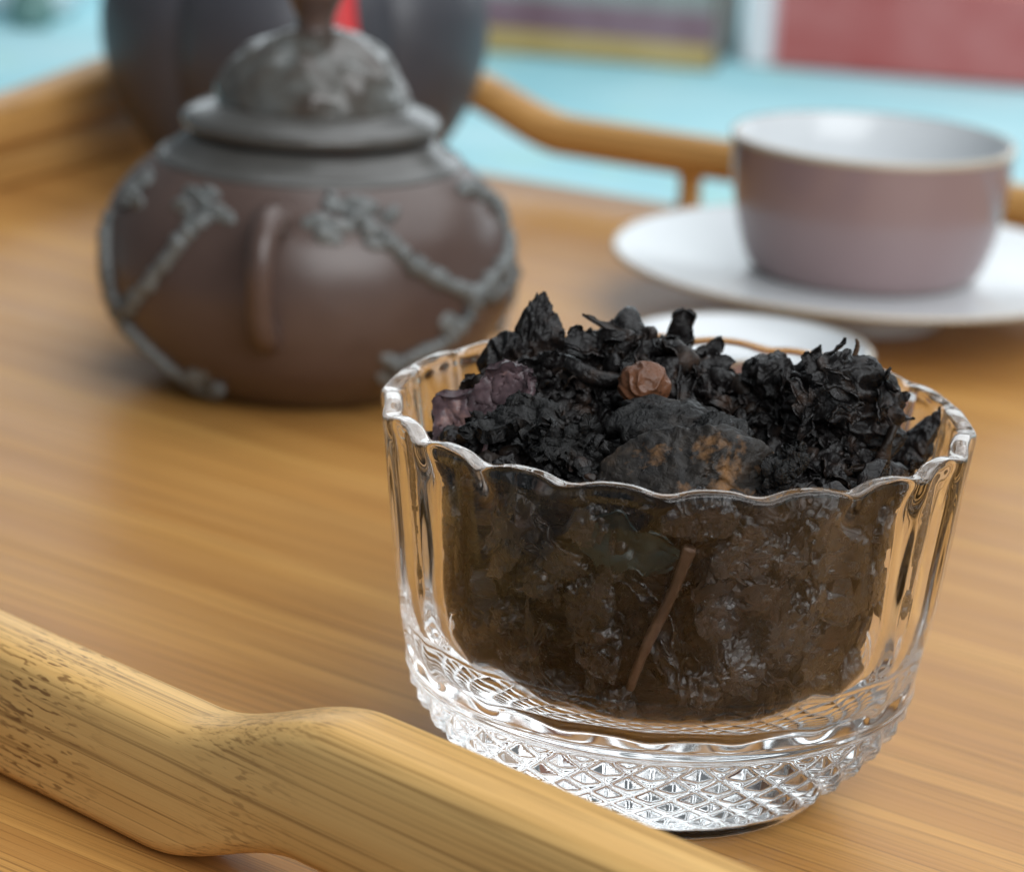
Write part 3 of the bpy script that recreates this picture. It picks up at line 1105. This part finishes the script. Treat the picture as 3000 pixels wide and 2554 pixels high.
def wall_lump(az, z, size, seed, label, mat='tea_wall', ridged=0.5, amp=0.8, name='tea_clump', cat='tea clump', spin=0.0):
    V, F = lump(size, amp * 1.2, 0.42, 6, ridged=min(0.8, ridged + 0.25), seed=seed, cuts=4, fine=0.34)
    c = on_wall(az, z, size[1] * 0.42 + 0.6)
    V = V @ rotm((0, spin, 0)).T @ rotm((0, 0, az)).T + c
    return put(name, V, F, MAT[mat], label=label, cat=cat)


wall_lump(0.29, 46.5, (9.0, 5.0, 7.0), 31, 'rounded black lump behind the glass right of the twig top', ridged=0.3)
wall_lump(0.10, 52.5, (11.0, 5.0, 6.0), 32, 'grey black lump just under the front rim of the glass', 'tea_wall', 0.2)
wall_lump(-0.30, 38.5, (7.4, 4.0, 7.6), 33, 'nut shaped dark brown lump behind the glass left of the twig', 'tea_wall', 0.25)
wall_lump(0.21, 38.5, (6.0, 4.5, 7.6), 34, 'upright black bean like lump right of the twig behind the glass', 'tea_wall', 0.35)
wall_lump(0.52, 35.0, (11.5, 5.0, 9.0), 35, 'big crinkled lump low at the right behind the glass', 'tea_wall', 0.8, 1.1)
wall_lump(0.66, 45.0, (10.0, 5.0, 8.0), 36, 'crinkled lump high at the right behind the glass', 'tea_wall', 0.8, 1.1)
wall_lump(0.40, 40.5, (11.0, 4.0, 4.5), 37, 'long wrinkled scrap slanting across behind the glass', 'tea_brown', 0.6, 0.8, spin=0.45)
wall_lump(-0.62, 47.5, (9.0, 4.5, 6.0), 38, 'brown crumpled lump behind the glass at upper left', 'tea_brown', 0.6, 0.9)
wall_lump(0.72, 33.0, (6.0, 4.0, 8.0), 39, 'rusty brown lump against the glass at lower right', 'tea_brown', 0.5, 0.8)
V, F = leaf_grid(14, 9.0, 0.5, 0.1, 0.1, 0.8, 24, 14, seed=61, thick=0.4)  # leaf shape carrying the painted teal reflection
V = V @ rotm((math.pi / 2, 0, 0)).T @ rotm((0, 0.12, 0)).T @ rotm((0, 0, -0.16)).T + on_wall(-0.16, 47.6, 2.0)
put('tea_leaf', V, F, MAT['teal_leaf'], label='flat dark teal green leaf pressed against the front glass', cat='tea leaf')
wl = [(-0.42, 47.0, 8, 0.9), (-0.55, 40.0, 7, -0.6), (0.03, 30.5, 9, 1.1), (0.14, 27.5, 9, 1.3), (-0.30, 29.5, 8, 1.2), (0.33, 29.0, 8, 1.0),
      (0.50, 28.0, 8, 0.4), (-0.5, 31.0, 8, -0.9), (0.02, 34.5, 9, 1.2), (0.46, 46.5, 8, -1.2), (-0.12, 42.0, 8, 0.5), (-0.75, 36.0, 8, 1.0)]
wl_lab = ['wrinkled leaf behind the glass at upper left of the teal leaf', 'wrinkled leaf behind the glass left of the nut shaped lump',
          'wrinkled leaf touching the lower half of the slim twig', 'wrinkled leaf at the bottom of the glass right of the twig foot',
          'drooping leaf at the bottom of the glass below the nut shaped lump', 'leaf low behind the glass below the bean like lump',
          'leaf low behind the glass below the big crinkled lump', 'leaf low at the left behind the glass', 'leaf beside the middle of the slim twig, right side',
          'leaf high behind the glass between rounded and crinkled lumps', 'leaf behind the glass between teal leaf and nut shaped lump', 'leaf at the far left behind the glass']
for k, (az, z, L, sp_) in enumerate(wl):
    V, F = leaf_grid(L, L * 0.42, 1.6 * (-1) ** k, 0.2, 0.4, 0.9, 20, 9, seed=300 + k, thick=0.4)
    V = V @ rotm((math.pi / 2 + 0.25 * (-1) ** k, 0, 0)).T @ rotm((0, sp_, 0)).T @ rotm((0, 0, az)).T + on_wall(az, z, 3.0 if abs(az) < 0.2 else 2.0)
    put('tea_leaf', V, F, MAT['tea_brown'] if k % 3 == 0 else MAT['tea_wall'],
        label=wl_lab[k], cat='tea leaf')

# more lumps filling the view between them
spots = []
while len(spots) < 30:
    az, z = rng.uniform(-1.15, 1.15), rng.uniform(20.5, 52)
    if all(math.hypot((az - a2) * 34, z - z2) > 4.6 for a2, z2, _ in spots) and abs(z - (26.5 + (az + 0.105) / 0.18 * 21.7)) > 3.0:
        spots.append((az, z, rng.uniform(4.2, 7.6)))
for k, (az, z, L) in enumerate(spots):
    V, F = lump((L, L * 0.62, L * rng.uniform(0.6, 1.0)), 1.0, 0.46, 5, ridged=0.8, seed=400 + k * 1.3, cuts=4, fine=0.32)
    V = V @ rotm((0, rng.uniform(-1.5, 1.5), 0)).T @ rotm((0, 0, az)).T + on_wall(az, z, L * 0.31 + 0.7)
    put('tea_clump', V, F, MAT['tea_wall'], label='small crinkled tea lump pressed against the inside of the glass', cat='tea clump',
        group='small tea lumps pressed against the glass')

# ------------------------------------------------------------------ teapot
TP = empty('teapot', (-81.5, 205.0, 0.2))
tag(TP, 'squat brown clay teapot with grey branch relief standing left of the glass bowl', 'teapot')
body_c = [(26, 0), (27.5, 1.2), (32.5, 4), (39.6, 10.5), (43.8, 18), (45, 25), (44.3, 32), (42.3, 38), (38.8, 43), (34.5, 47), (31.5, 49.2)]
body_p = catmull(body_c, 6)
V, F = lathe(list(map(tuple, body_p)) + [(30.5, 49.6), (29, 49.8)], 128)
body = obj('body', mesh('body', V, F), MAT['teapot'], TP)
BZ, BR = body_p[:, 1], body_p[:, 0]


def on_body(az_deg, z, lift=0.0):
    r = float(np.interp(z, BZ, BR)) + lift
    a = R(az_deg)
    return np.array([r * math.sin(a), -r * math.cos(a), z])


col_p = catmull([(32.8, 48.2), (32.4, 49.2), (30.0, 50.4), (28.0, 52.2), (26.4, 53.6), (25.4, 53.9), (24.5, 53.5)], 5)
V, F = lathe(list(map(tuple, col_p)), 128)
obj('collar', mesh('collar', V, F), MAT['collar'], TP)
lid_flange = catmull([(23.5, 54.2), (25.6, 54.6), (27.2, 55.2), (27.7, 56.3), (27.3, 57.6), (25.6, 58.6), (22.6, 59.8), (20.6, 60.6)], 5)
V, F = lathe(list(map(tuple, lid_flange)), 128)
lid = obj('lid', mesh('lid', V, F), MAT['collar'], TP)
dome_p = catmull([(20.2, 60.0), (20.6, 61.4), (19.6, 64.5), (16.8, 69.0), (12.4, 72.8), (7.4, 75.2), (4.5, 76.0)], 8)


def dome_mod(az, r, z, i):
    q = np.stack([r * np.sin(az), -r * np.cos(az), z], 1)
    d = 1.2 * nz(q, 0.14, (4, 1, 2)) + 0.45 * nz(q, 0.30, (1, 1, 7))
    w = smoothstep(60.2, 62.5, z)
    return r + d * w * 0.9, z + d * w * 0.6


V, F = lathe(list(map(tuple, dome_p)), 110, dome_mod)
obj('lid_relief', mesh('lid_relief', V, F), MAT['lid'], lid)
kn = catmull([(4.4, 75.0), (4.0, 77.5), (4.6, 80.0), (6.2, 83.5), (6.6, 87.0), (5.2, 90.0), (2.0, 91.6)], 6)
V, F = lathe(list(map(tuple, kn)), 48)
obj('knob', mesh('knob', V, F), MAT['teapot'], lid)
# handle loop towards the camera
hp = catmull([(-1, -37.5, 42.0), (-1.5, -46, 44.5), (-2, -51, 42.0), (-2.2, -53.5, 36), (-2.2, -53.0, 29.0), (-1.8, -49.5, 22), (-1, -41.0, 18)], 10)
V, F = tube(hp, np.interp(np.linspace(0, 1, len(hp)), [0, 0.25, 0.6, 1], [4.2, 3.0, 2.5, 2.6]), 20)
obj('handle', mesh('handle', V, F), MAT['teapot'], TP)
sp_c = catmull([(0, 38, 16), (0, 48, 21), (1, 58, 30), (1, 64, 40), (1, 70, 46)], 8)
V, F = tube(sp_c, np.linspace(8.0, 4.0, len(sp_c)), 20)
obj('spout', mesh('spout', V, F), MAT['teapot'], TP)
branches = [
    [(-21.5, 44.1), (-27.3, 39.2), (-33.5, 31.7), (-44.7, 22.0), (-53, 19.5)],
    [(-67.6, 36.2), (-60.3, 28.8), (-56.8, 22.8), (-51, 15.9), (-43.7, 11.2), (-37.5, 6.1), (-33, 2.4)],
    [(-58.9, 46.4), (-60.6, 43.0), (-59.1, 39.4)],
    [(13.8, 46.8), (23.7, 43.2), (30.1, 40.0), (36.2, 35.3), (45.4, 30.9), (58.3, 26.3)],
    [(58.3, 26.3), (67.2, 29.4), (80.0, 32.9), (84.0, 38.8), (83.0, 43.1), (71.6, 46.8)],
    [(58.3, 26.3), (54.2, 21.6), (48.3, 17.6), (39.2, 15.2), (32.4, 13.1)],
    [(59.8, 26.1), (73.3, 25.6), (84.6, 28.8)],
    [(-80, 10), (-95, 18), (-110, 30), (-125, 40)],
    [(95, 12), (110, 24), (130, 34), (150, 42)],
]
for k, br in enumerate(branches):
    c = catmull(br, 12)
    pts = [on_body(a + 1.2 * noise.noise((i * 0.4, k, 0)), z + 0.6 * noise.noise((i * 0.4, k, 5)), 0.2) for i, (a, z) in enumerate(c)]
    rad = [1.75 + 1.5 * noise.noise((i * 0.7, k * 3.1, 2)) for i in range(len(pts))]
    V, F = tube(pts, rad, 10, jag=0.25)
    obj('branch_relief', mesh('branch_relief', V, F), MAT['slip'], TP)
clusters = [(-26.8, 44.2), (-17.9, 42.5), (-34.2, 45.4), (-27.5, 41.0), (-27.3, 46.0), (-33.3, 43.0), (14.7, 45.6), (23.3, 46.2), (17.2, 42.1),
            (26.2, 40.8), (32.8, 43.6), (10.2, 42.6), (25.6, 44.9), (27.6, 38.9), (13.1, 40.2), (-63.0, 42.7), (-53.3, 41.3), (70.5, 45.9),
            (79.0, 44.1), (-27.4, 8.5), (-28.5, 3.8), (-33, 6), (31.5, 15.0), (39.2, 11.7), (32.7, 10.4), (49.0, 21.5), (-46.5, 13.1), (86, 33.5), (-24, 6)]
for k, (a, z) in enumerate(clusters):
    V, F = lump((rng.uniform(4.5, 7.0), 1.9, rng.uniform(3.0, 5.0)), 0.6, 0.4, 3, seed=100 + k)
    V = V @ rotm((0, rng.uniform(-1, 1), 0)).T @ rotm((0, 0, R(a))).T + on_body(a, z, 0.1)
    obj('leaf_relief', mesh('leaf_relief', V, F), MAT['slip'], TP)

# ------------------------------------------------------------------ dark lobed jar behind the teapot
JR = empty('clay_jar', (-113.5, 404.0, 0.2))
tag(JR, 'large dark purple grey lobed clay jar standing behind the teapot', 'jar')
jc = catmull([(28, 0), (31, 1.5), (40, 10), (50, 26), (54.5, 42), (53, 58), (44, 72), (30, 80), (22, 83), (20, 90), (21, 96)], 7)
jm = lambda az, r, z, i: (r * (1 - 0.13 * (1 - np.abs(np.sin((az + R(32)) * 2.5)) ** 0.55) * smoothstep(2, 20, z) * (1 - smoothstep(70, 82, z))), z)
V, F = lathe(list(map(tuple, jc)), 160, jm)
obj('body', mesh('body', V, F), MAT['jar'], JR)
V, F = lathe([(23, 96.2), (24, 97.5), (23, 100), (14, 104), (5, 106), (4, 109), (5, 112), (3, 114)], 64)
obj('lid', mesh('lid', V, F), MAT['jar'], JR)
# red ribbon hanging down the front
path = catmull([(13.5, -36, 80), (16.0, -48, 68), (19.0, -53.5, 52), (23.5, -54.5, 38.5)], 8)
Vr, Fr = [], []
for i, p in enumerate(path):
    w = np.interp(i / (len(path) - 1), [0, 0.7, 1], [5.6, 4.8, 3.0])
    for dx, dy in ((-w, -0.4), (w, -0.4), (w, 0.4), (-w, 0.4)):
        Vr.append((p[0] + dx, p[1] + dy + 0.2 * dx, p[2]))
for i in range(len(path) - 1):
    for j in range(4):
        k = (j + 1) % 4
        Fr.append((i * 4 + j, i * 4 + k, (i + 1) * 4 + k, (i + 1) * 4 + j))
Fr.append((0, 3, 2, 1))
q = (len(path) - 1) * 4
Fr.append((q, q + 1, q + 2, q + 3))
rb = obj('ribbon', mesh('ribbon', Vr, Fr), MAT['red'], JR)
rb['label'] = 'bright red ribbon hanging down the jar'

# ------------------------------------------------------------------ cups and saucer
SA = empty('saucer', (42.5, 292.0, 0.2))
tag(SA, 'white porcelain saucer with beige edge under the large mauve cup', 'saucer')
sp_p = catmull([(19, 0.0), (20.2, 0.5), (20.8, 5.6), (26, 8.6), (40, 11.0), (54, 13.2), (60.2, 14.6)], 6)
sp_t = catmull([(60.0, 15.4), (57, 15.1), (46, 13.6), (34, 12.2), (28, 11.9), (0.5, 11.8)], 6)
V, F = lathe(list(map(tuple, sp_p)) + list(map(tuple, sp_t)), 128)
obj('dish', mesh('dish', V, F), MAT['white'], SA)
V, F = lathe([(60.1, 14.2), (60.9, 14.5), (61.0, 15.1), (60.4, 15.65), (59.6, 15.45)], 128, cap0=False, cap1=False)
obj('rim', mesh('rim', V, F), MAT['rim'], SA)


def cup(name, loc, outer, wall, label, shallow=False):
    C = empty(name, loc)
    tag(C, label, 'cup')
    o_ = catmull(outer, 7)
    V, F = lathe(list(map(tuple, o_)), 128, cap1=False)
    obj('body', mesh('body', V, F), MAT['cup'], C)
    rt, zt_ = outer[-1]
    if shallow:
        inn = [(0, 0), (0, 0), (rt - wall * 0.6, zt_ + 0.5), (rt - wall, zt_ - 0.2), (rt * 0.8, zt_ - 3.2), (rt * 0.55, zt_ - 5.8), (rt * 0.25, zt_ - 7.0), (0.5, zt_ - 7.3)]
    else:
      inn = [(rt - 0.05, zt_), (rt - 0.25, zt_ + 0.45), (rt - wall * 0.6, zt_ + 0.5), (rt - wall, zt_ - 0.2)]
    for r_, z_ in (() if shallow else reversed(outer[1:-1])):
        inn.append((max(r_ - wall, 0.6), max(z_, outer[0][1] + 2.6)))
    if not shallow:
        inn.append((0.5, outer[0][1] + 2.4))
    V, F = lathe(inn[2:], 128, cap0=False)
    obj('lining', mesh('lining', V, F), MAT['white'], C)
    V, F = lathe([(rt + 0.12, zt_ - 0.7), (rt + 0.2, zt_), (rt - 0.3, zt_ + 0.65), (rt - wall * 0.75, zt_ + 0.6)], 128, cap0=False, cap1=False)
    obj('rim', mesh('rim', V, F), MAT['rim'], C)
    return C


cup('tea_cup', (42.5, 290.0, 12.2), [(25.0, 0.0), (26.6, 0.6), (28.6, 3.0), (30.4, 8.0), (32.0, 15.0), (33.3, 24.0), (34.0, 32.6)], 1.7,
    'larger mauve tea cup with white inside standing on the white saucer')
cup('tea_cup', (13.0, 165.5, 0.2), [(13.0, 0.0), (13.8, 0.6), (15.0, 3.0), (19.0, 8.5), (23.0, 15.5), (25.6, 23.6)], 1.5,
    'smaller white lined mauve cup just behind the heap of tea', True)

# ------------------------------------------------------------------ boxes at the back
def box_thing(name, label, cat, loc, rz, size, mat, front=None):
    E_ = empty(name, loc, rz)
    tag(E_, label, cat)
    sx, sy, sz = size
    v, f_ = box_mesh(sx, sy, sz, 0.8, 2)
    v[:, 2] += sz / 2
    obj('carton', mesh('carton', v, f_, False), mat, E_)
    return E_


def panel(E_, name, cx, cy_, cz, sx, sy, sz, mat):
    v, f_ = box_mesh(sx, sy, sz, 0.25, 2)
    o_ = obj(name, mesh(name, v + np.array([cx, cy_, cz]), f_, False), mat, E_)
    return o_


RB = box_thing('red_box', 'flat faded red box with a white end lying on the cyan cloth', 'box', (88.0, 894.0, CLOTH_Z + 0.8), R(-7.5), (126, 86, 39), MAT['card_red'])
panel(RB, 'end_panel', -63.8, 0, 19.5, 2.0, 85, 38.4, MAT['card_white'])
panel(RB, 'spine_strip', -58.0, -43.2, 19.5, 9.6, 1.2, 38.0, MAT['card_white'])  # added on the front to show the white end, which falls in shade
panel(RB, 'edge_strip', -51.9, -43.1, 19.5, 2.4, 1.2, 38.0, MAT['card_pink'])
v, f_ = box_mesh(58, 60, 14, 0.8, 2)
yb = obj('yellow_packet', mesh('yellow_packet', v, f_, False), MAT['yellow'])
yb.location = Vector((128, 905, CLOTH_Z + 0.8 + 39.2 + 7.2)) * MM
tag(yb, 'pale yellow packet lying on top of the red box', 'packet')
PB = box_thing('patterned_box', 'patterned carton with ochre and purple bands left of the red box', 'box', (-56.0, 884.0, CLOTH_Z + 0.8), R(-9.5), (136, 70, 58), MAT['card_grey'])
panel(PB, 'band', 0, -35.1, 5.2, 135.4, 1.0, 10.0, MAT['card_ochre'])
panel(PB, 'band', 0, -35.1, 17.0, 135.4, 1.0, 13.2, MAT['card_purple'])
panel(PB, 'corner_post', 68.4, -33.0, 29.0, 2.4, 5.2, 57.6, MAT['card_taupe'])

# pale things at the far left
v, f_ = box_mesh(140, 60, 60, 6, 3)
v[:, 2] += 30
o = obj('pale_box', mesh('pale_box', v, f_), MAT['pale'])
o.location = Vector((-352.0, 892.0, CLOTH_Z + 0.8)) * MM
o.rotation_euler = (0, 0, R(6))
tag(o, 'pale bluish white box far behind the tray at the upper left', 'box')
E_ = empty('ornament', (-292.0, 846.0, CLOTH_Z + 0.8))
tag(E_, 'small ornament with grey green base and rosy top beside the pale box', 'ornament')
V, F = lathe(list(map(tuple, catmull([(7, 0), (9, 1), (10, 6), (9, 12), (6, 16), (4, 18)], 5))), 40)
obj('base', mesh('base', V, F), MAT['green'], E_)
V, F = lathe(list(map(tuple, catmull([(4, 17.5), (6, 21), (7.5, 28), (6, 36), (2, 40)], 5))), 40)
obj('top', mesh('top', V, F), MAT['rosy'], E_)
